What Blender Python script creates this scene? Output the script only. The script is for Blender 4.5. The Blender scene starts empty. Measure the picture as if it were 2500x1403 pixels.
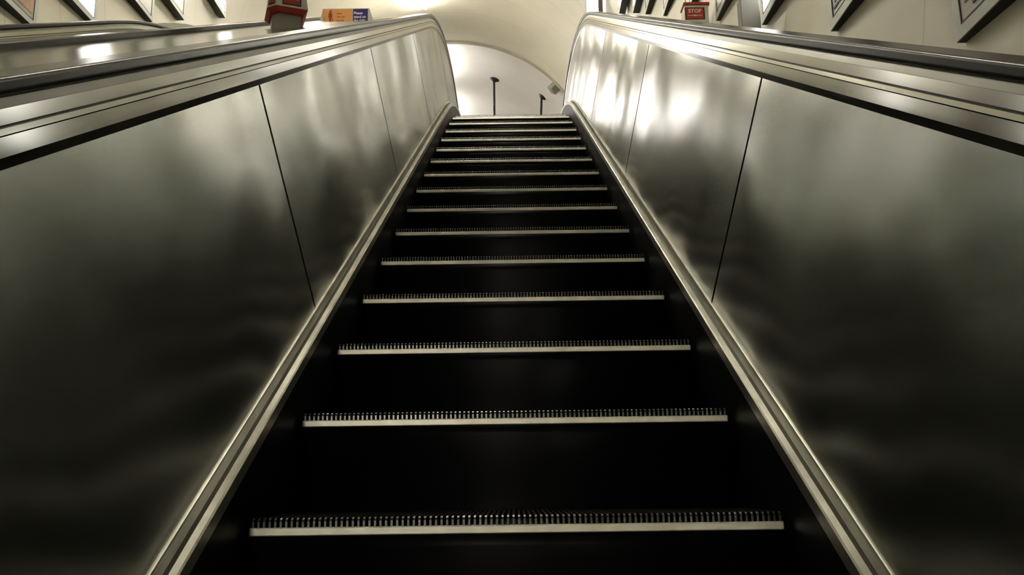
import bpy, bmesh, math, random
from mathutils import Vector, Matrix

scene = bpy.context.scene
col = scene.collection
random.seed(7)
ZC = 2.5                                   # camera height above world zero

# ---------------------------------------------------------------- camera
Rv = Vector((0.99990868, 0.00390364, -0.01293767))
Uv = Vector((0.0134735, -0.2141294, 0.97671238))
Fv = Vector((-0.0010424, 0.9767975, 0.21416244))
cam_d = bpy.data.cameras.new('camera')
cam = bpy.data.objects.new('camera', cam_d)
col.objects.link(cam)
M = Matrix.Identity(4)
for i in range(3):
    M[i][0] = Rv[i]; M[i][1] = Uv[i]; M[i][2] = -Fv[i]
M[0][3], M[1][3], M[2][3] = -0.0007, 0.0, ZC
cam.matrix_world = M
cam_d.sensor_width = 36.0
cam_d.lens = 36.0 * 2192.5 / 2500.0
cam_d.clip_start = 0.02
scene.camera = cam

# ---------------------------------------------------------------- world, exposure
w = bpy.data.worlds.new('world'); scene.world = w
w.use_nodes = True
w.node_tree.nodes['Background'].inputs[0].default_value = (0.9, 0.92, 1.0, 1)
w.node_tree.nodes['Background'].inputs[1].default_value = 0.0
vs = scene.view_settings
vs.view_transform = 'Standard'; vs.look = 'None'; vs.gamma = 1.0
vs.use_curve_mapping = False
vs.exposure = 2.0
LAMP = 20.0                                # tube radiance
LAMP_COL = (1.0, 0.945, 0.85)
LAMP_COL2 = (1.0, 0.95, 0.92)

# ---------------------------------------------------------------- geometry of the escalator
A = math.radians(30); CA, SA = math.cos(A), math.sin(A)
H = 0.9584                                 # camera above the nosing plane (perpendicular)
PITCH = 0.4619
S1 = 1.4946
S0, R0 = 7.6, 6.0                          # start and radius of the bend at nosing level

def path(u, v, s, s0=S0):
    """point at lateral u, perpendicular offset v from the camera's incline plane, path length s at nosing level"""
    arc = R0 * A
    if s <= s0:
        return Vector((u, s*CA - v*SA, s*SA + v*CA + ZC))
    cy = s0*CA + (H + R0)*SA
    cz = s0*SA - (H + R0)*CA
    rr = R0 + H + v
    if s <= s0 + arc:
        p = A - (s - s0)/R0
        return Vector((u, cy - rr*math.sin(p), cz + rr*math.cos(p) + ZC))
    return Vector((u, cy + (s - s0 - arc), cz + rr + ZC))

YC = S0*CA + (H + R0)*SA                   # where everything is level
ZL = S0*SA - (H + R0)*CA + R0 + ZC         # landing floor
def s_of_y(y): return S0 + R0*A + (y - YC)
Y_ARCH = 14.0
Y_BAL = 12.2

def s_list(a, b, s0=S0, step=0.22):
    out = [a]
    if a < s0 < b: out.append(s0)
    s = s0
    while s < min(b, s0 + R0*A):
        s += step
        if a < s < b: out.append(min(s, s0 + R0*A))
    e = s0 + R0*A
    if a < e < b: out.append(e)
    out.append(b)
    res = []
    for x in sorted(out):
        if not res or x - res[-1] > 1e-4: res.append(x)
    return res

# ---------------------------------------------------------------- materials
def new_mat(name):
    m = bpy.data.materials.new(name); m.use_nodes = True
    nt = m.node_tree
    return m, nt, nt.nodes['Principled BSDF']

def set_in(b, **k):
    for n, v in k.items():
        b.inputs[n.replace('_', ' ')].default_value = v

def noise(nt, scale, detail=3.0, coords='Object', stretch=None, rough=0.5):
    tc = nt.nodes.new('ShaderNodeTexCoord')
    mp = nt.nodes.new('ShaderNodeMapping')
    if stretch: mp.inputs['Scale'].default_value = stretch
    nz = nt.nodes.new('ShaderNodeTexNoise')
    nz.inputs['Scale'].default_value = scale
    nz.inputs['Detail'].default_value = detail
    nz.inputs['Roughness'].default_value = rough
    nt.links.new(tc.outputs[coords], mp.inputs['Vector'])
    nt.links.new(mp.outputs[0], nz.inputs['Vector'])
    return nz

def ramp(nt, src, stops):
    r = nt.nodes.new('ShaderNodeValToRGB')
    e = r.color_ramp.elements
    e[0].position, e[0].color = stops[0]
    e[1].position, e[1].color = stops[1]
    for p, c in stops[2:]:
        n = e.new(p); n.color = c
    nt.links.new(src, r.inputs[0])
    return r

def g(v): return (v, v, v, 1)

def bump(nt, b, src, strength, dist, prev=None):
    bp = nt.nodes.new('ShaderNodeBump')
    bp.inputs['Strength'].default_value = strength
    bp.inputs['Distance'].default_value = dist
    nt.links.new(src, bp.inputs['Height'])
    if prev: nt.links.new(prev.outputs[0], bp.inputs['Normal'])
    nt.links.new(bp.outputs[0], b.inputs['Normal'])
    return bp

def simple(name, c, rough=0.5, metal=0.0, var=0.08, scale=14.0, spec=0.5, stretch=None):
    m, nt, b = new_mat(name)
    set_in(b, Roughness=rough, Metallic=metal, Specular_IOR_Level=spec)
    nz = noise(nt, scale, 4, stretch=stretch)
    lo = tuple(max(0, x*(1-var)) for x in c) + (1,)
    hi = tuple(min(1, x*(1+var)) for x in c) + (1,)
    r = ramp(nt, nz.outputs['Fac'], [(0.3, lo), (0.7, hi)])
    nt.links.new(r.outputs[0], b.inputs['Base Color'])
    return m

def emit_mat(name, c, strength):
    m, nt, b = new_mat(name)
    set_in(b, Base_Color=(c[0], c[1], c[2], 1), Emission_Color=(c[0], c[1], c[2], 1), Emission_Strength=strength)
    return m

def panel_mat():
    m, nt, b = new_mat('satin_metal_panel')
    set_in(b, Metallic=1.0)
    n1 = noise(nt, 1.6, 1.0)
    r1 = ramp(nt, n1.outputs['Fac'], [(0.0, (0.315, 0.33, 0.305, 1)), (1.0, (0.455, 0.47, 0.44, 1))])
    nt.links.new(r1.outputs[0], b.inputs['Base Color'])
    n2 = noise(nt, 1.1, 1.0)
    r2 = ramp(nt, n2.outputs['Fac'], [(0.0, g(0.19)), (1.0, g(0.285))])
    nt.links.new(r2.outputs[0], b.inputs['Roughness'])
    n3 = noise(nt, 1.3, 0.0)
    b1 = bump(nt, b, n3.outputs['Fac'], 1.0, 0.07)
    n4 = noise(nt, 3.4, 0.0)
    bump(nt, b, n4.outputs['Fac'], 1.0, 0.012, b1)
    return m

def vault_mat(name, c, joints):
    m, nt, b = new_mat(name)
    set_in(b, Roughness=0.42, Specular_IOR_Level=0.4)
    nz = noise(nt, 1.3, 5)
    lo = tuple(x*0.93 for x in c) + (1,); hi = tuple(min(1, x*1.04) for x in c) + (1,)
    r = ramp(nt, nz.outputs['Fac'], [(0.3, lo), (0.7, hi)])
    tc = nt.nodes.new('ShaderNodeTexCoord')
    sp = nt.nodes.new('ShaderNodeSeparateXYZ')
    nt.links.new(tc.outputs['Object'], sp.inputs[0])
    def mth(op, a, v=None):
        n = nt.nodes.new('ShaderNodeMath'); n.operation = op
        nt.links.new(a, n.inputs[0])
        if v is not None: n.inputs[1].default_value = v
        return n.outputs[0]
    t = mth('ADD', sp.outputs['Y'], 100*0.65 - 11.73)
    t = mth('DIVIDE', t, 0.65)
    t = mth('FRACT', t)
    t = mth('SUBTRACT', t, 0.5)
    t = mth('ABSOLUTE', t)
    t = mth('GREATER_THAN', t, 0.492)
    mx = nt.nodes.new('ShaderNodeMix'); mx.data_type = 'RGBA'
    nt.links.new(t, mx.inputs['Factor'])
    nt.links.new(r.outputs[0], mx.inputs['A'])
    mx.inputs['B'].default_value = tuple(x*joints for x in c) + (1,)
    nt.links.new(mx.outputs['Result'], b.inputs['Base Color'])
    return m

MAT = {}
MAT['panel'] = panel_mat()
MAT['trim'] = simple('brushed_trim_metal', (0.43, 0.43, 0.39), 0.14, 1.0, 0.06, 8, stretch=(1, 0.2, 1))
MAT['trim_low'] = simple('dull_trim_metal', (0.3, 0.305, 0.275), 0.12, 1.0, 0.06, 8, stretch=(1, 0.2, 1))
MAT['bead'] = simple('polished_bead_metal', (0.4, 0.395, 0.36), 0.15, 1.0, 0.05, 8)
MAT['support'] = simple('dark_guide_metal', (0.2, 0.2, 0.18), 0.3, 1.0, 0.1, 8)
MAT['skirt_trim'] = simple('worn_aluminium_strip', (0.52, 0.51, 0.44), 0.38, 0.85, 0.22, 9)
MAT['black'] = simple('black_gap_rubber', (0.008, 0.008, 0.008), 0.5, 0, 0.2)
MAT['gap'] = simple('dark_reflective_strip', (0.12, 0.12, 0.11), 0.22, 1.0, 0.1, 8)
MAT['skirt'] = simple('black_skirt_paint', (0.003, 0.003, 0.004), 0.45, 0, 0.3, 6, spec=0.15)
MAT['rubber'] = simple('black_handrail_rubber', (0.01, 0.01, 0.01), 0.24, 0, 0.2, 20, spec=0.35)
MAT['deck'] = simple('brushed_deck_metal', (0.34, 0.34, 0.3), 0.18, 1.0, 0.06, 5, stretch=(1, 0.25, 1))
MAT['riser'] = simple('black_riser', (0.003, 0.003, 0.004), 0.45, 0, 0.3, 5, spec=0.15)
MAT['tread'] = simple('dark_cast_tread', (0.05, 0.05, 0.048), 0.4, 0.9, 0.2, 30)
MAT['cleat'] = simple('worn_cleat_metal', (0.12, 0.12, 0.115), 0.3, 1.0, 0.3, 40)
MAT['edge'] = simple('worn_pale_edge', (0.86, 0.84, 0.73), 0.4, 0.45, 0.12, 16)
MAT['vault'] = vault_mat('cream_vault_paint', (0.72, 0.69, 0.56), 0.8)
MAT['vault_far'] = vault_mat('white_vault_paint', (0.78, 0.76, 0.7), 0.85)
MAT['arch_edge'] = simple('grey_brown_arch_edge', (0.42, 0.39, 0.3), 0.5, 0, 0.08, 3)  # darker grey-brown, so the arch edge shows as a thin line
MAT['wall'] = simple('cream_wall_paint', (0.6, 0.57, 0.46), 0.45, 0, 0.06, 2)
MAT['dark_wall'] = simple('dim_wall_paint', (0.12, 0.12, 0.11), 0.6, 0, 0.08, 2)
MAT['floor'] = simple('grey_landing_floor', (0.25, 0.24, 0.22), 0.5, 0, 0.15, 6)
MAT['frame_black'] = simple('black_poster_box', (0.008, 0.008, 0.007), 0.5, 0, 0.2)
MAT['frame'] = simple('pale_grey_poster_frame', (0.5, 0.52, 0.48), 0.4, 0.2, 0.05)
MAT['box_white'] = simple('pale_enamel_box', (0.6, 0.59, 0.53), 0.4, 0, 0.05)
MAT['box_grey'] = simple('grey_enamel_post', (0.36, 0.36, 0.31), 0.45, 0.2, 0.06)
MAT['red'] = simple('dark_red_enamel', (0.42, 0.045, 0.028), 0.4, 0, 0.1)
MAT['red_face'] = simple('red_stop_panel', (0.36, 0.04, 0.025), 0.35, 0, 0.1)
MAT['letter'] = simple('pale_pink_lettering', (0.8, 0.62, 0.52), 0.5, 0, 0.02)
MAT['orange'] = simple('orange_sign_panel', (0.8, 0.36, 0.12), 0.5, 0, 0.04)
MAT['brown'] = simple('brown_sign_print', (0.28, 0.07, 0.015), 0.5, 0, 0.04)
MAT['tan'] = simple('faded_orange_print', (0.48, 0.17, 0.04), 0.5, 0, 0.04)
MAT['blue'] = simple('navy_sign_panel', (0.03, 0.02, 0.15), 0.45, 0, 0.04)
MAT['white'] = simple('white_print', (0.85, 0.84, 0.82), 0.5, 0, 0.02)
MAT['divider'] = simple('brown_divider', (0.16, 0.13, 0.1), 0.5, 0.2, 0.1)
MAT['rod'] = simple('dark_rod_paint', (0.025, 0.022, 0.015), 0.5, 0.2, 0.1)
MAT['speaker'] = simple('grey_speaker_shell', (0.3, 0.29, 0.24), 0.6, 0, 0.06)
MAT['lamp_housing'] = simple('white_lamp_housing', (0.7, 0.7, 0.68), 0.4, 0, 0.03)
MAT['lamp'] = emit_mat('lit_tube', LAMP_COL, LAMP)
MAT['lamp_far'] = emit_mat('lit_tube_white', LAMP_COL2, LAMP*0.75)
MAT['lamp_strong'] = emit_mat('lit_tube_strong', LAMP_COL, LAMP*1.35)
MAT['lamp_rear'] = emit_mat('lit_tube_rear', LAMP_COL, LAMP*1.5)

# ---------------------------------------------------------------- object helpers
def tag(o, label=None, cat=None, group=None, kind=None):
    if label: o['label'] = label
    if cat: o['category'] = cat
    if group: o['group'] = group
    if kind: o['kind'] = kind
    return o

def mesh_obj(name, bm, mat, parent=None, smooth=False):
    bmesh.ops.recalc_face_normals(bm, faces=bm.faces)
    me = bpy.data.meshes.new(name)
    bm.to_mesh(me); bm.free()
    me.materials.append(mat)
    if smooth:
        for p in me.polygons: p.use_smooth = True
    o = bpy.data.objects.new(name, me)
    col.objects.link(o)
    if parent: o.parent = parent
    return o

def empty(name, loc=(0, 0, 0), rz=0.0):
    o = bpy.data.objects.new(name, None)
    o.location = loc; o.rotation_euler = (0, 0, rz)
    o.empty_display_size = 0.1
    col.objects.link(o)
    return o

def local(o, parent, loc):
    """parent o to an Empty standing at loc, mesh given in world coordinates"""
    o.parent = parent
    o.matrix_parent_inverse = Matrix.Translation(-Vector(loc))
    return o

def add_box(bm, x0, x1, y0, y1, z0, z1, bevel=0.0):
    vs_ = [bm.verts.new((x, y, z)) for z in (z0, z1) for y in (y0, y1) for x in (x0, x1)]
    fs = [(0, 2, 3, 1), (4, 5, 7, 6), (0, 1, 5, 4), (2, 6, 7, 3), (0, 4, 6, 2), (1, 3, 7, 5)]
    faces = [bm.faces.new([vs_[i] for i in f]) for f in fs]
    if bevel > 0:
        es = set(e for f in faces for e in f.edges)
        bmesh.ops.bevel(bm, geom=list(es), offset=bevel, segments=2, affect='EDGES', profile=0.5)

def box(name, mat, parent, x0, x1, y0, y1, z0, z1, bevel=0.0):
    bm = bmesh.new(); add_box(bm, x0, x1, y0, y1, z0, z1, bevel)
    return mesh_obj(name, bm, mat, parent)

def add_cyl(bm, p0, p1, r0, r1=None, n=16):
    r1 = r0 if r1 is None else r1
    p0, p1 = Vector(p0), Vector(p1)
    d = (p1 - p0).normalized()
    a = d.orthogonal().normalized(); b = d.cross(a)
    ra = [bm.verts.new(p0 + (a*math.cos(2*math.pi*i/n) + b*math.sin(2*math.pi*i/n))*r0) for i in range(n)]
    rb = [bm.verts.new(p1 + (a*math.cos(2*math.pi*i/n) + b*math.sin(2*math.pi*i/n))*r1) for i in range(n)]
    for i in range(n):
        bm.faces.new([ra[i], ra[(i+1) % n], rb[(i+1) % n], rb[i]])
    bm.faces.new(ra[::-1]); bm.faces.new(rb)

def add_prism(bm, pts, h0, h1, axis='Z'):
    """extrude a closed polygon; axis Z: pts are (x,y); axis Y: pts are (x,z)"""
    def P(p, h): return (p[0], p[1], h) if axis == 'Z' else (p[0], h, p[1])
    a = [bm.verts.new(P(p, h0)) for p in pts]; b = [bm.verts.new(P(p, h1)) for p in pts]
    n = len(pts)
    for i in range(n): bm.faces.new([a[i], a[(i+1) % n], b[(i+1) % n], b[i]])
    bm.faces.new(a[::-1]); bm.faces.new(b)

def sweep(bm, prof, ss, s0=S0, closed=True):
    """sweep a profile of (u, v) along the escalator path"""
    rings = [[bm.verts.new(path(u, v, s, s0)) for u, v in prof] for s in ss]
    n = len(prof)
    for a, b in zip(rings, rings[1:]):
        for i in range(n if closed else n-1):
            bm.faces.new([a[i], a[(i+1) % n], b[(i+1) % n], b[i]])
    if closed:
        bm.faces.new([bm.verts.new(v.co) for v in rings[0][::-1]]); bm.faces.new([bm.verts.new(v.co) for v in rings[-1]])

def text_mesh(txt, size, extrude=0.0004, bold=0.0):
    cu = bpy.data.curves.new('text', 'FONT')
    cu.body = txt; cu.size = size; cu.extrude = extrude; cu.offset = bold
    cu.align_x = 'CENTER'; cu.align_y = 'CENTER'
    o = bpy.data.objects.new('text', cu); col.objects.link(o)
    dg = bpy.context.evaluated_depsgraph_get(); dg.update()
    me = bpy.data.meshes.new_from_object(o.evaluated_get(dg))
    bpy.data.objects.remove(o); bpy.data.curves.remove(cu)
    return me

def text_obj(name, txt, size, mat, parent, mtx, bold=0.0):
    me = text_mesh(txt, size, 0.0004, bold)
    me.transform(mtx)
    me.materials.clear(); me.materials.append(mat)
    me.name = name
    o = bpy.data.objects.new(name, me); col.objects.link(o)
    o.parent = parent
    return o

# ---------------------------------------------------------------- setting: vault, floor, walls
UC, VC, RV = -0.95, 0.31, 2.31
S_LOW = -7.0
bm = bmesh.new()
N = 72
prof = [(UC + RV*math.cos(a), VC + RV*math.sin(a)) for a in [math.radians(-40 + 260*i/N) for i in range(N+1)]]
sweep(bm, prof, s_list(S_LOW, s_of_y(Y_ARCH)), closed=False)
o = mesh_obj('ceiling', bm, MAT['vault'], smooth=True)
tag(o, 'cream barrel vault over the escalator shaft', kind='structure')

# arch ring where the shaft meets the upper passage
ZCEN = ZL + H + VC
def ring(bm, r0, r1, y0, y1, n=72, a0=-33, a1=213):
    an = [math.radians(a0 + (a1-a0)*i/n) for i in range(n+1)]
    vv = []
    for a in an:
        c, s_ = math.cos(a), math.sin(a)
        vv.append([bm.verts.new((UC + r*c, y, ZCEN + r*s_)) for r, y in ((r0, y0), (r0, y1), (r1, y1), (r1, y0))])
    for a, b in zip(vv, vv[1:]):
        for i in range(4):
            bm.faces.new([a[i], a[(i+1) % 4], b[(i+1) % 4], b[i]])
    bm.faces.new(vv[0]); bm.faces.new(vv[-1][::-1])
bm = bmesh.new(); ring(bm, RV-0.018, RV+0.3, Y_ARCH-0.03, Y_ARCH+0.05)
o = mesh_obj('trim_1', bm, MAT['arch_edge'], smooth=False)
tag(o, 'arched edge where the cream shaft vault meets the brighter passage', kind='structure')

R2 = 2.42
bm = bmesh.new()
an = [math.radians(-33 + 246*i/N) for i in range(N+1)]
rings = [[bm.verts.new((UC + R2*math.cos(a), y, ZCEN + R2*math.sin(a))) for a in an] for y in (Y_ARCH+0.04, 18.0, 22.0, 26.0)]
for a, b in zip(rings, rings[1:]):
    for i in range(N): bm.faces.new([a[i], a[i+1], b[i+1], b[i]])
o = mesh_obj('ceiling_passage', bm, MAT['vault_far'], smooth=True)
tag(o, 'bright white vault of the passage beyond the arch', kind='structure')
o = box('wall_back', MAT['vault_far'], None, UC-2.6, UC+2.6, 26.0, 26.1, ZL-0.2, ZCEN+2.6)
tag(o, 'pale end wall of the upper passage', kind='structure')
o = box('floor', MAT['floor'], None, UC-2.3, UC+2.3, YC-0.3, 26.0, ZL-0.12, ZL-0.002)
tag(o, 'grey floor of the upper landing', kind='structure')
pl = path(UC, VC, S_LOW)
bm = bmesh.new()
nrm = Vector((0, CA, SA)); up = Vector((0, -SA, CA))
q = [pl + Vector((sx*2.6, 0, 0)) + up*sy*2.6 for sx, sy in ((-1, -1), (1, -1), (1, 1), (-1, 1))]
a = [bm.verts.new(p) for p in q]; b = [bm.verts.new(p - nrm*0.1) for p in q]
for i in range(4): bm.faces.new([a[i], a[(i+1) % 4], b[(i+1) % 4], b[i]])
bm.faces.new(a); bm.faces.new(b[::-1])
o = mesh_obj('wall_front', bm, MAT['dark_wall'])
tag(o, 'dim lower end of the shaft behind the camera', kind='structure')
bm = bmesh.new()
sweep(bm, [(UC-2.0, -1.75), (UC+2.0, -1.75), (UC+2.0, -1.85), (UC-2.0, -1.85)], s_list(S_LOW, s_of_y(YC)))
o = mesh_obj('floor_incline', bm, MAT['skirt'])
tag(o, 'dark sloping base under the escalators', kind='structure')

# ---------------------------------------------------------------- balustrades and handrails
K = 1.06
JOINTS = [-4.0, -1.6, 0.42, 2.40, 4.38, 6.34, 8.36, 10.6, 13.0]
def balustrade(uc, sg, label, s0=S0, dv=0.0, s_end=None, wide=None, deck_v=-0.105):
    root = empty('balustrade', path(uc + sg*0.6, -H, -4.0, s0))
    tag(root, label, 'balustrade', 'metal balustrades of the escalators')
    s_end = s_end or s_of_y(Y_BAL)
    L = root.location.copy()
    SS = s_list(-4.0, s_end, s0)
    def strip(name, pts, mat, smooth=False, ss=None):
        bm = bmesh.new()
        sweep(bm, [(uc + sg*u, v + dv) for u, v in pts], ss or SS, s0)
        return local(mesh_obj(name, bm, mat, None, smooth), root, L)
    strip('skirt_panel', [(0.522, -1.7), (0.522, -0.852), (0.54, -0.852), (0.54, -1.7)], MAT['skirt'])
    strip('skirt_strip', [(0.519, -0.857), (0.519, -0.832), (0.522, -0.829), (0.535, -0.829), (0.535, -0.857)], MAT['skirt_trim'])
    strip('ledge', [(0.530, -0.838), (0.560, -0.844), (0.56, -0.87), (0.530, -0.87)], MAT['support'])
    strip('base_moulding', [(0.5525, -0.846), (0.5525, -0.8185), (0.5535, -0.8155), (0.556, -0.8145), (0.57, -0.8145), (0.57, -0.846)], MAT['skirt_trim'])
    # panels
    def pu(v): return 0.557 + (v + 0.83)*(0.657 - 0.557)/(0.83 - 0.197)
    strip('backing', [(pu(-0.84)+0.014, -0.84), (pu(-0.19)+0.014, -0.165), (0.80, -0.165), (0.80, -0.84)], MAT['black'])
    for a, b in zip(JOINTS, JOINTS[1:]):
        a1, b1 = a + 0.008, min(b - 0.008, s_end)
        if a1 > s_end: break
        vl = [-0.834, -0.65, -0.5, -0.35, -0.197]
        pts = [(pu(v), v) for v in vl] + [(pu(v) + 0.004, v) for v in vl[::-1]]
        strip('balustrade_panel', pts, MAT['panel'], ss=s_list(a1, b1, s0))
    k = K
    strip('gap_strip', [(0.6205*k, -0.190*k), (0.6145*k, -0.168*k), (0.66*k, -0.168*k), (0.66*k, -0.190*k)], MAT['gap'])
    strip('lower_trim', [(0.612*k, -0.171*k), (0.616*k, -0.148*k), (0.66*k, -0.148*k), (0.66*k, -0.171*k)], MAT['trim_low'])
    strip('bead', [(0.6168*k, -0.1472*k), (0.6156*k, -0.1462*k), (0.6178*k, -0.1388*k), (0.6192*k, -0.1376*k), (0.66*k, -0.1376*k), (0.66*k, -0.1472*k)], MAT['bead'])
    strip('groove', [(0.6205*k, -0.1378*k), (0.6205*k, -0.1340*k), (0.66*k, -0.1335*k), (0.66*k, -0.138*k)], MAT['black'])
    strip('upper_trim', [(0.617*k, -0.1345*k), (0.6195*k, -0.1160*k), (0.66*k, -0.1160*k), (0.66*k, -0.1345*k)], MAT['trim'])
    strip('handrail_guide', [(0.6235*k, -0.1165*k), (0.6275*k, -0.1020*k), (0.69*k, -0.1020*k), (0.69*k, -0.1165*k)], MAT['support'])
    return root

def handrail(uc, sg, label, s0=S0, dv=0.0, s_end=None):
    s_end = s_end or s_of_y(Y_BAL + 0.15)
    k = K
    pts = []
    u0, u1, v0, v1 = 0.617*k, 0.700*k, -0.1045*k, -0.0785*k
    for r, cx_, cy_, a0 in ((0.011, u0, v0, 180), (0.011, u1, v0, 270), (0.006, u1, v1, 0), (0.006, u0, v1, 90)):
        r *= k
        cx_ += r if a0 in (180, 90) else -r
        cy_ += r if a0 >= 180 else -r
        def pt(a): return (cx_ + r*math.cos(a), cy_ + r*math.sin(a))
        a = math.radians(a0); p = pt(a); e = 0.0012
        pts.append((p[0] + e*math.sin(a), p[1] - e*math.cos(a)))
        for i in range(7): pts.append(pt(math.radians(a0 + 90*i/6)))
        a = math.radians(a0 + 90); p = pt(a)
        pts.append((p[0] - e*math.sin(a), p[1] + e*math.cos(a)))
    L = path(uc + sg*0.66, -0.1, -4.0, s0)
    bm = bmesh.new()
    sweep(bm, [(uc + sg*u, v + dv) for u, v in pts], s_list(-4.0, s_end, s0, 0.12), s0)
    o = mesh_obj('handrail', bm, MAT['rubber'], None, True)
    tag(o, label, 'handrail', 'black rubber handrails')
    return o

UN, S0N, DVN = -2.07, 6.5, 0.0
balustrade(0, -1, 'left metal balustrade flanking the flight of black steps')
balustrade(0, 1, 'right metal balustrade flanking the flight of black steps')
balustrade(UN, -1, 'far metal balustrade of the neighbouring escalator, below the left wall posters', S0N, DVN, S0N + 5.2)
balustrade(UN, 1, 'neighbouring escalator balustrade hidden behind the wide metal deck', S0N, DVN, S0N + 5.2)
handrail(0, -1, 'black rubber handrail on top of the left balustrade beside the deck with the stop box')
handrail(0, 1, 'black rubber handrail on top of the right balustrade')
handrail(UN, -1, 'black rubber handrail farthest left, curving over below the wall posters', S0N, DVN, S0N + 5.2)
handrail(UN, 1, 'black rubber handrail on the far edge of the wide deck, behind the stop box post', S0N, DVN, S0N + 5.2)

def deck(label, pts, s_end):
    bm = bmesh.new()
    sweep(bm, pts, s_list(-4.0, s_end))
    o = mesh_obj('deck_cover', bm, MAT['deck'])
    return tag(o, label, 'deck')
deck('wide brushed metal deck between the two escalators, carrying the stop box and orange sign',
     [(-0.715*K*0.97, -0.105), (-1.34, -0.105), (-1.34, -0.16), (-0.715*K*0.97, -0.16)], s_of_y(Y_BAL))
deck('sloping metal deck between the right handrail and the poster wall',
     [(0.735, -0.125), (1.36, -0.155), (1.36, -0.24), (0.735, -0.24)], s_of_y(Y_ARCH))
deck('sloping metal deck below the left wall posters',
     [(UN-0.735, -0.125), (UC-2.27, -0.155), (UC-2.27, -0.24), (UN-0.735, -0.24)], s_of_y(Y_ARCH))

# ---------------------------------------------------------------- steps
W = 1.02
def step_proto():
    root = empty('escalator_step')
    # local frame: origin at the middle of the front edge strip, y forward, z up
    bm = bmesh.new()
    n = 96; p = W/n
    add_box(bm, -W/2, W/2, 0.004, 0.40, -0.02, 0.006)
    mesh_obj('tread', bm, MAT['tread'], root)
    bm = bmesh.new()
    for i in range(n):
        x = -W/2 + (i + 0.5)*p
        prof = [(0.002, 0.004), (0.002, 0.0185), (0.0035, 0.0225), (0.008, 0.0255), (0.398, 0.0255), (0.398, 0.004)]
        a = [bm.verts.new((x-0.0021, y, z)) for y, z in prof]; b = [bm.verts.new((x+0.0021, y, z)) for y, z in prof]
        for q in range(6): bm.faces.new([a[q], a[(q+1) % 6], b[(q+1) % 6], b[q]])
        bm.faces.new(a[::-1]); bm.faces.new(b)
    mesh_obj('cleats', bm, MAT['cleat'], root)
    bm = bmesh.new()
    add_box(bm, -W/2, W/2, -0.004, 0.006, -0.0078, 0.0078, 0.002)
    mesh_obj('front_edge', bm, MAT['edge'], root)
    bm = bmesh.new()
    prof = []
    for i in range(13):
        t = i/12
        prof.append((0.002 + 0.030*math.sin(t*math.pi*0.5)**2 * (1 if t < 1 else 1), -0.008 - 0.27*t))
    a = [bm.verts.new((-W/2, y, z)) for y, z in prof]; b = [bm.verts.new((W/2, y, z)) for y, z in prof]
    a2 = [bm.verts.new((-W/2, y+0.012, z)) for y, z in prof]; b2 = [bm.verts.new((W/2, y+0.012, z)) for y, z in prof]
    for i in range(12):
        bm.faces.new([a[i], b[i], b[i+1], a[i+1]]); bm.faces.new([a2[i+1], b2[i+1], b2[i], a2[i]])
        bm.faces.new([a[i+1], a2[i+1], a2[i], a[i]]); bm.faces.new([b[i], b2[i], b2[i+1], b[i+1]])
    bm.faces.new([a[0], a2[0], b2[0], b[0]]); bm.faces.new([a[-1], b[-1], b2[-1], a2[-1]])
    mesh_obj('riser', bm, MAT['riser'], root, True)
    return root
ORD = ['first', 'second', 'third', 'fourth', 'fifth', 'sixth', 'seventh', 'eighth', 'ninth', 'tenth', 'eleventh',
       'twelfth', 'thirteenth', 'fourteenth', 'fifteenth', 'sixteenth']
proto = step_proto()
for n in range(0, 19):
    if n == 0: o = proto
    else:
        o = proto.copy(); col.objects.link(o)
        for ch in list(proto.children):
            c = ch.copy(); col.objects.link(c); c.parent = o
    o.location = path(0, -H, S1 + PITCH*(n-1))
    if n == 0: lab = 'black cleated escalator step just below the lower edge of the photo'
    elif n == 1: lab = 'black cleated escalator step with pale front edge, nearest the camera and widest of all'
    elif n <= 16: lab = 'black escalator step with pale front edge, %s up counting the nearest as first' % ORD[n-1]
    elif n == 17: lab = 'black escalator step levelling out just beyond the topmost visible edge'
    else: lab = 'black escalator step level with the upper landing, next to the comb plate'
    tag(o, lab, 'step', 'black escalator steps')

# comb plate at the top
cp = empty('comb_plate', (0, YC-0.75, ZL))
tag(cp, 'pale metal comb plate at the head of the steps', 'comb plate')
box('plate', MAT['trim'], cp, -0.51, 0.51, 0.02, 0.46, -0.02, 0.018)
bm = bmesh.new()
for i in range(48):
    x = -0.5 + i*1.0/47
    add_box(bm, x-0.003, x+0.003, -0.04, 0.03, -0.01, 0.014)
mesh_obj('comb_teeth', bm, MAT['trim'], cp)

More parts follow.
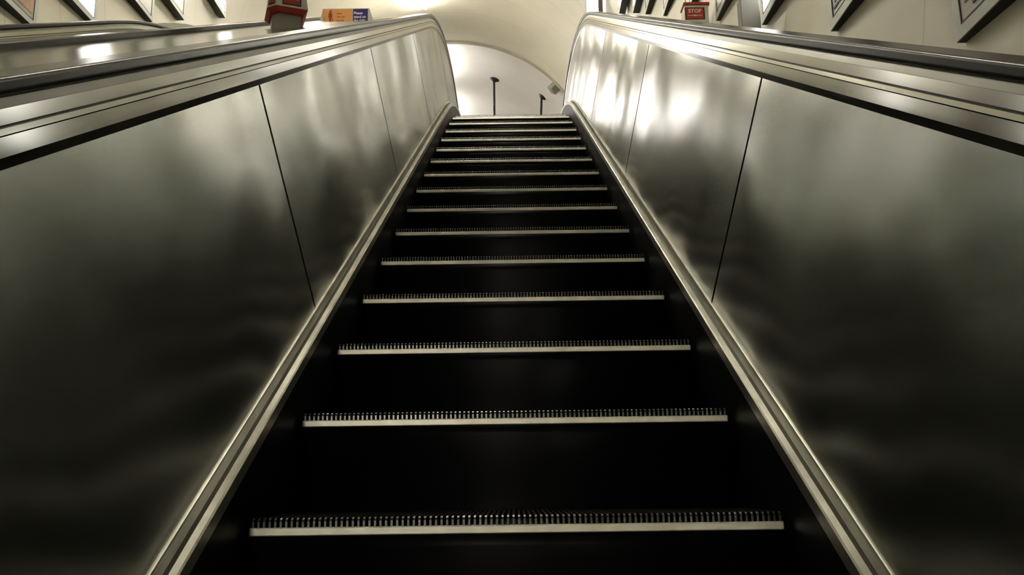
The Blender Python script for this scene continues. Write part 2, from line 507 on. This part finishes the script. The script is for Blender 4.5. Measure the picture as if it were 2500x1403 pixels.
# ---------------------------------------------------------------- posters on the walls
def poster(x_front, sg, s, v, wd, ht, label, kind, loc=None):
    """upright poster box on a side wall; sg=+1 right wall. far bottom corner at (x_front, s, v)"""
    P = loc if loc is not None else path(x_front, v, s)
    root = empty('poster_frame', (P.x, P.y - wd/2, P.z))
    tag(root, label, 'poster', 'poster frames on the right wall' if sg > 0 else 'poster frames on the left wall')
    d = sg
    def bx(name, mat, x0, x1, y0, y1, z0, z1):
        return box(name, mat, root, min(x0, x1), max(x0, x1), y0, y1, z0, z1)
    h = wd/2
    bx('case', MAT['frame_black'], 0.004*d, 0.075*d, -h, h, 0, ht)
    bm = bmesh.new()
    f = 0.038
    for (y0, y1, z0, z1) in ((-h, h, 0, f), (-h, h, ht-f, ht), (-h, -h+f, f, ht-f), (h-f, h, f, ht-f)):
        add_box(bm, min(0, 0.005*d), max(0, 0.005*d), y0, y1, z0, z1)
    mesh_obj('frame', bm, MAT['frame'], root)
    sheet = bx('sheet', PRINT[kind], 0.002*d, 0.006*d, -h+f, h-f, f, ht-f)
    bm = bmesh.new()
    t = 0.004
    for (y0, y1, z0, z1) in ((-h+f, h-f, f, f+t), (h-f-t, h-f, f, ht-f), (-h+f, -h+f+t, f, ht-f), (-h+f, h-f, ht-f-t, ht-f)):
        add_box(bm, min(-0.001*d, 0.003*d), max(-0.001*d, 0.003*d), y0, y1, z0, z1)
    mesh_obj('inner_line', bm, MAT['frame_black'], root)
    if kind == 'red':
        bm = bmesh.new(); add_box(bm, min(-0.0005*d, 0.003*d), max(-0.0005*d, 0.003*d), -h+f+0.03, h-f-0.03, f+0.05, f+0.085)
        mesh_obj('red_print', bm, MAT['red'], root)
        bm = bmesh.new()
        y = -h+f+0.03
        while y < h-f-0.06:
            l = random.uniform(0.015, 0.05)
            add_box(bm, min(-0.0005*d, 0.003*d), max(-0.0005*d, 0.003*d), y, y+l, f+0.025, f+0.036)
            y += l + 0.012
        mesh_obj('dark_print', bm, MAT['frame_black'], root)
    if kind == 'photo':
        bm = bmesh.new(); add_box(bm, min(-0.0005*d, 0.003*d), max(-0.0005*d, 0.003*d), 0.0, h-f-0.02, f+0.04, f+0.22)
        mesh_obj('orange_print', bm, PRINT['rust'], root)
    return root
PRINT = {
    'red': simple('pale_poster_print', (0.52, 0.53, 0.5), 0.35, 0, 0.05),
    'plain': simple('plain_poster_print', (0.5, 0.5, 0.45), 0.3, 0, 0.12, 5),
    'photo': simple('brown_poster_print', (0.32, 0.3, 0.24), 0.35, 0, 0.3, 6),
    'rust': simple('rust_poster_print', (0.42, 0.22, 0.12), 0.35, 0, 0.3, 9),
    'lit': emit_mat('glare_glow_print', (1.0, 0.98, 0.95), 1.1),  # emission stands in for lamp glare on glossy posters; the advert box shares it
}
RP = [(1.62, 'red', 'poster frame on the right wall, nearest, mostly outside the photo'),
      (2.683, 'red', 'pale poster with red print in black edged frame, nearest on the right wall'),
      (3.75, 'red', 'pale poster in black edged frame, second from the right along the right wall'),
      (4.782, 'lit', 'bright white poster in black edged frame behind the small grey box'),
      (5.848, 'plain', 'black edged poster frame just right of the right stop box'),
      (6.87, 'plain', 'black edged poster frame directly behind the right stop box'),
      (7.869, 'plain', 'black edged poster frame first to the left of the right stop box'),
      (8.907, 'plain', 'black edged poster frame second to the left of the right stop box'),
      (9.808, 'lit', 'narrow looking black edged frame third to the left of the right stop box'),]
for s, kd, lab in RP:
    P = Vector((1.29, s*CA + 0.13*SA, s*SA - 0.13*CA + ZC))
    poster(1.29, 1, s, -0.13, 0.46, 0.66, lab, kd, P)
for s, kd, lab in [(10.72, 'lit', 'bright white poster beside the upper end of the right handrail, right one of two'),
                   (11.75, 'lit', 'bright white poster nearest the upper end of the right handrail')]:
    P = Vector((1.25, s*CA + 0.15*SA, s*SA - 0.15*CA + ZC))
    poster(1.25, 1, s, -0.15, 0.46, 0.66, lab, kd, P)
UL = -3.17
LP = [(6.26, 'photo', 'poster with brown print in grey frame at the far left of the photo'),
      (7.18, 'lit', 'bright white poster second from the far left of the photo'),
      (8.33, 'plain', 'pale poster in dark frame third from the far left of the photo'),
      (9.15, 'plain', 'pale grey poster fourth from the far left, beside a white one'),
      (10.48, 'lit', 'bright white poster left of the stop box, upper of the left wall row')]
for s, kd, lab in LP:
    v = -0.13
    P = Vector((UL, s*CA - v*SA, s*SA + v*CA + ZC))
    poster(UL, -1, s, v, 0.5, 0.66, lab, kd, P)

# ---------------------------------------------------------------- stop boxes, sign, small box
def facing(yaw, loc, tilt=0.0):
    """matrix putting XY text on a vertical face whose outward normal is (sin yaw, -cos yaw)"""
    return Matrix.Translation(loc) @ Matrix.Rotation(yaw, 4, 'Z') @ Matrix.Rotation(math.radians(90) - tilt, 4, 'X')

def stop_face(root, yaw, cx_, cy_, zc, wd, ht, tilt=0.0):
    """red STOP panel on a face; children of the panel: lettering and underline"""
    base = facing(yaw, Vector((cx_, cy_, zc)), tilt)
    def slab(name, w_, h_, d0, d1, mat, par, ox=0, oy=0):
        bm = bmesh.new(); add_box(bm, ox-w_/2, ox+w_/2, oy-h_/2, oy+h_/2, d0, d1)
        bmesh.ops.transform(bm, matrix=base, verts=bm.verts)
        return mesh_obj(name, bm, mat, par)
    rec = slab('recess_frame', wd*1.12, ht*1.1, -0.004, 0.0006, MAT['frame_black'], root)
    pan = slab('stop_panel', wd, ht, -0.002, 0.0014, MAT['red_face'], root)
    text_obj('lettering', 'STOP', ht*0.46, MAT['letter'], pan, base @ Matrix.Translation((0, ht*0.2, 0.0016)) @ Matrix.Scale(wd*0.82/(ht*0.46*2.62), 4, (1, 0, 0)), 0.001)
    bm = bmesh.new()
    yy = -ht*0.2
    pts = [(-0.42*wd, yy-0.02*ht), (-0.12*wd, yy-0.03*ht), (0, yy-0.075*ht), (0.12*wd, yy-0.03*ht), (0.42*wd, yy-0.02*ht),
           (0.42*wd, yy+0.02*ht), (0.12*wd, yy+0.03*ht), (0, yy+0.06*ht), (-0.12*wd, yy+0.03*ht), (-0.42*wd, yy+0.02*ht)]
    add_prism(bm, pts, 0.0012, 0.0022)
    bmesh.ops.transform(bm, matrix=base, verts=bm.verts)
    mesh_obj('underline', bm, MAT['letter'], pan)

def frustum(bm, lo, hi, z0, z1):
    a = [bm.verts.new((x, y, z0)) for x, y in lo]; b = [bm.verts.new((x, y, z1)) for x, y in hi]
    n = len(lo)
    for i in range(n): bm.faces.new([a[i], a[(i+1) % n], b[(i+1) % n], b[i]])
    bm.faces.new(a[::-1]); bm.faces.new(b)

def ray(x, y, u):
    d = Fv + Rv*((x-1250)/2192.5) + Uv*((701.5-y)/2192.5)
    return Vector((-0.0007, 0, ZC)) + d*((u + 0.0007)/d.x)

# left: flared head on a post, standing on the wide deck
SL = empty('stop_box', (-1.068, 3.91, ZC + 2.08), math.radians(21))
tag(SL, 'flared pale stop box with dark red base on a grey post on the wide deck', 'stop button', 'emergency stop boxes')
def hexa(wf, db, dc, k=1.0):
    """plan: broad face towards the near escalator, chamfered left corner"""
    return [(x*k, y*k) for x, y in ((-0.052*wf, -db), (0.088*wf, -db), (0.088*wf, db), (-0.088*wf, db), (-0.088*wf, -db+dc))]
frus = bmesh.new()
POST = [(-0.034, -0.05), (0.066, -0.05), (0.066, 0.05), (-0.066, 0.05), (-0.066, -0.016)]
frustum(frus, POST, POST, -0.24, 0.11)
mesh_obj('post', frus, MAT['box_grey'], SL)
HB = [(-0.055, -0.085), (0.092, -0.085), (0.092, 0.085), (-0.092, 0.085), (-0.092, -0.045)]
HT = [(-0.047, -0.066), (0.074, -0.066), (0.074, 0.066), (-0.08, 0.066), (-0.08, -0.036)]
frus = bmesh.new(); frustum(frus, [(x*0.82, y*0.8) for x, y in HB], HB, 0.102, 0.122)
mesh_obj('base_flare', frus, MAT['red'], SL)
frus = bmesh.new(); frustum(frus, HB, HT, 0.122, 0.262)
mesh_obj('head', frus, MAT['box_white'], SL)
frus = bmesh.new(); frustum(frus, [(x*1.03, y*1.03) for x, y in HT], HT, 0.262, 0.278)
mesh_obj('cap', frus, MAT['red'], SL)
tl = math.atan2(0.019, 0.14)
stop_face(SL, 0.0, 0.0165, -0.0765, 0.187, 0.078, 0.098, tl)
stop_face(SL, math.radians(-43), -0.0695, -0.061, 0.187, 0.030, 0.098, tl*0.9)

# right: box by the poster wall
SR = empty('stop_box', (1.205, 5.32, ZC + 2.875))
tag(SR, 'pale boxy stop button housing with red cap by the right poster wall', 'stop button', 'emergency stop boxes')
bm = bmesh.new(); add_box(bm, -0.078, 0.078, -0.05, 0.05, -0.22, 0.128, 0.004)
mesh_obj('housing', bm, MAT['box_white'], SR)
bm = bmesh.new(); add_box(bm, -0.084, 0.086, -0.056, 0.056, 0.128, 0.147, 0.004)
mesh_obj('cap', bm, MAT['red'], SR)
stop_face(SR, 0.0, -0.012, -0.0515, 0.068, 0.112, 0.076)

# sign between the escalators
SG = empty('direction_sign', (-1.088, 5.45, ZC + 3.03))
tag(SG, 'pale wedge sign with orange and navy panels telling people to stand right', 'sign')
bm = bmesh.new()
add_prism(bm, [(-0.19, -0.08), (0.205, -0.08), (0.155, 0.085), (-0.155, 0.085)], 0.0, 0.03, 'Y')
mesh_obj('holder', bm, MAT['box_white'], SG)
op = box('orange_panel', MAT['orange'], SG, -0.153, 0.043, -0.004, 0.001, -0.03, 0.078)
bp = box('navy_panel', MAT['blue'], SG, 0.047, 0.146, -0.004, 0.001, -0.03, 0.078)
bm = bmesh.new(); add_box(bm, 0.043, 0.047, -0.0045, 0.001, -0.03, 0.078); mesh_obj('divider', bm, MAT['box_white'], SG)
for t, z in (('Please', 0.047), ('stand on', 0.020), ('the right', -0.006)):
    wd_ = {'Please': 0.058, 'stand on': 0.08, 'the right': 0.078}[t]
    me_o = text_obj('lettering', t, 0.027, MAT['white'], bp, facing(0, Vector((0, -0.0046, z))), 0.0006)
    xs = [v.co.x for v in me_o.data.vertices]
    sc = wd_/(max(xs)-min(xs))
    for v in me_o.data.vertices: v.co.x = 0.053 + (v.co.x - min(xs))*sc
# figure with case, and three faint lines
bm = bmesh.new()
def disc(bm, cx_, cz_, r, n=20):
    pts = [(cx_ + r*math.cos(2*math.pi*i/n), cz_ + r*math.sin(2*math.pi*i/n)) for i in range(n)]
    add_prism(bm, pts, -0.0048, -0.0035, 'Y')
disc(bm, -0.103, 0.063, 0.0075)
add_prism(bm, [(-0.113, 0.053), (-0.093, 0.053), (-0.089, 0.018), (-0.093, 0.016), (-0.096, 0.01), (-0.096, -0.024), (-0.110, -0.024), (-0.110, 0.01), (-0.113, 0.016), (-0.117, 0.018)], -0.0048, -0.0035, 'Y')
mesh_obj('figure', bm, MAT['brown'], op)
bm = bmesh.new()
add_prism(bm, [(-0.142, 0.022), (-0.137, 0.022), (-0.134, -0.018), (-0.108, -0.022), (-0.084, -0.022), (-0.084, -0.027), (-0.136, -0.027)], -0.0046, -0.0036, 'Y')
add_box(bm, -0.0935, -0.084, -0.0046, -0.0036, -0.024, 0.012)
mesh_obj('luggage', bm, MAT['tan'], op)
bm = bmesh.new()
for (z, words) in ((0.046, (0.036,)), (0.021, (0.026, 0.022)), (-0.004, (0.018, 0.026))):
    x = -0.06
    for l in words:
        add_box(bm, x, x+l, -0.0046, -0.0036, z-0.0045, z+0.0045); x += l + 0.005
mesh_obj('faint_print', bm, MAT['tan'], op)

# small grey box on the right deck
GB = empty('junction_box', (1.2, 4.12, ZC + 2.27))
tag(GB, 'small plain grey box on the right deck, right of the right stop box', 'box')
bm = bmesh.new(); add_box(bm, -0.045, 0.05, -0.035, 0.035, -0.17, 0.098, 0.004)
mesh_obj('case', bm, MAT['speaker'], GB)
bm = bmesh.new(); add_box(bm, 0.03, 0.052, -0.03, 0.037, -0.17, 0.1, 0.003)
mesh_obj('side_rail', bm, MAT['box_grey'], GB)

# ---------------------------------------------------------------- passage fittings
def rod(base, top, label, bend=0.0):
    root = empty('ceiling_rod', base)
    tag(root, label, 'rod', 'dark rods hanging from the passage vault')
    h = (top - base).length
    bm = bmesh.new()
    pts = []
    for i in range(13):
        t = i/12
        off = bend*max(0, (t-0.55)/0.45)**2
        pts.append(base + (top-base)*t + Vector((off, 0, 0)) - base)
    for a, b in zip(pts, pts[1:]): add_cyl(bm, a, b, 0.021, n=12)
    mesh_obj('shaft', bm, MAT['rod'], root, True)
    # flange following the slope of the vault
    t = pts[-1]
    rad = Vector((top.x + bend - UC, 0, top.z - ZCEN)).normalized()
    bm = bmesh.new(); add_cyl(bm, t - rad*0.012, t + rad*0.022, 0.03, 0.085, 20); add_cyl(bm, t + rad*0.02, t + rad*0.036, 0.085, n=20)
    mesh_obj('flange', bm, MAT['rod'], root)
rod(Vector((-0.30, 15.5, ZL)), Vector((-0.30, 15.5, ZCEN + math.sqrt(R2*R2 - 0.65**2) - 0.035)), 'thin dark rod under the passage vault, left of two')
rod(Vector((0.53, 15.3, ZL)), Vector((0.53, 15.3, ZCEN + math.sqrt(R2*R2 - (0.56+0.95)**2) - 0.035)), 'thin dark rod bending at its top, right of two', 0.04)
# loudspeaker at the arch
SPK = Vector((0.80, 14.42, ZCEN + math.sqrt(R2*R2 - (0.80+0.95)**2)))
sp = empty('loudspeaker', SPK)
tag(sp, 'small grey loudspeaker on the passage vault beside the right balustrade', 'loudspeaker')
rad = Vector((SPK.x - UC, 0, SPK.z - ZCEN)).normalized()
rotm = Vector((0, 0, 1)).rotation_difference(-rad).to_matrix().to_4x4() @ Matrix.Rotation(math.radians(45), 4, 'Z')
bm = bmesh.new(); add_box(bm, -0.075, 0.075, -0.075, 0.075, 0.0, 0.13, 0.012)
bmesh.ops.transform(bm, matrix=rotm, verts=bm.verts); mesh_obj('case', bm, MAT['speaker'], sp)
bm = bmesh.new(); add_box(bm, -0.06, 0.06, -0.06, 0.06, 0.128, 0.134)
bmesh.ops.transform(bm, matrix=rotm, verts=bm.verts); mesh_obj('grille', bm, MAT['box_grey'], sp)

# ---------------------------------------------------------------- lamps on the vault
def lamp(p, d, nrm, label, mat):
    root = empty('ceiling_light', p)
    tag(root, label, 'light', 'tube lights along the vault')
    side = d.cross(nrm).normalized()
    m = Matrix((( side.x, d.x, nrm.x, 0), (side.y, d.y, nrm.y, 0), (side.z, d.z, nrm.z, 0), (0, 0, 0, 1)))
    bm = bmesh.new(); add_box(bm, -0.03, 0.03, -0.52, 0.52, 0.0, 0.04, 0.005)
    for y in (-0.45, 0.45): add_cyl(bm, (0, y, 0.02), (0, y, 0.2), 0.01, n=8)
    bmesh.ops.transform(bm, matrix=m, verts=bm.verts); mesh_obj('housing', bm, MAT['lamp_housing'], root)
    for x in (-0.055, 0.055):
        bm = bmesh.new(); add_cyl(bm, (x, -0.58, 0.0), (x, 0.58, 0.0), 0.019, n=12)
        bmesh.ops.transform(bm, matrix=m, verts=bm.verts); mesh_obj('tube', bm, mat, root, True)
UL_ = -1.35
for i, y in enumerate((16.95, 14.85, 12.05)):
    z = ZCEN + math.sqrt(RV**2 - (UL_-UC)**2) - (0.22 if y > Y_ARCH else 0.12)
    lamp(Vector((UL_, y, z)), Vector((0, 1, 0)), Vector((0, 0, 1)),
         ['tube light under the passage vault, deepest', 'tube light under the passage vault just beyond the arch', 'tube light under the shaft vault just before the arch'][i],
         MAT['lamp_far'] if y > Y_ARCH else MAT['lamp_strong'])
UI, VI = -2.3, VC + 1.72                   # the incline's tubes run along the left haunch of the vault
def haunch(s):
    global UI, VI
    UI, VI = (-0.3, VC + 2.1) if 0 < s < 7 else ((-0.95, VC + 2.15) if s < 0 else (-2.3, VC + 1.72))
    return path(UI, VI, s), (path(UI, VI, s + 0.05) - path(UI, VI, s)).normalized()
for s, lab, mt in ((9.8, 'tube light over the incline, second down from the arch', MAT['lamp']),
                   (6.5, 'tube light over the incline, third down from the arch', MAT['lamp_strong']),
                   (-2.7, 'tube light over the incline behind the camera', MAT['lamp_rear'])):
    P, d = haunch(s)
    nn = (path(UC + (UI-UC)*1.1, VC + (VI-VC)*1.1, s) - P).normalized()
    lamp(P, d, nn, lab, mt)

# lit advert box on the right wall of the upper landing
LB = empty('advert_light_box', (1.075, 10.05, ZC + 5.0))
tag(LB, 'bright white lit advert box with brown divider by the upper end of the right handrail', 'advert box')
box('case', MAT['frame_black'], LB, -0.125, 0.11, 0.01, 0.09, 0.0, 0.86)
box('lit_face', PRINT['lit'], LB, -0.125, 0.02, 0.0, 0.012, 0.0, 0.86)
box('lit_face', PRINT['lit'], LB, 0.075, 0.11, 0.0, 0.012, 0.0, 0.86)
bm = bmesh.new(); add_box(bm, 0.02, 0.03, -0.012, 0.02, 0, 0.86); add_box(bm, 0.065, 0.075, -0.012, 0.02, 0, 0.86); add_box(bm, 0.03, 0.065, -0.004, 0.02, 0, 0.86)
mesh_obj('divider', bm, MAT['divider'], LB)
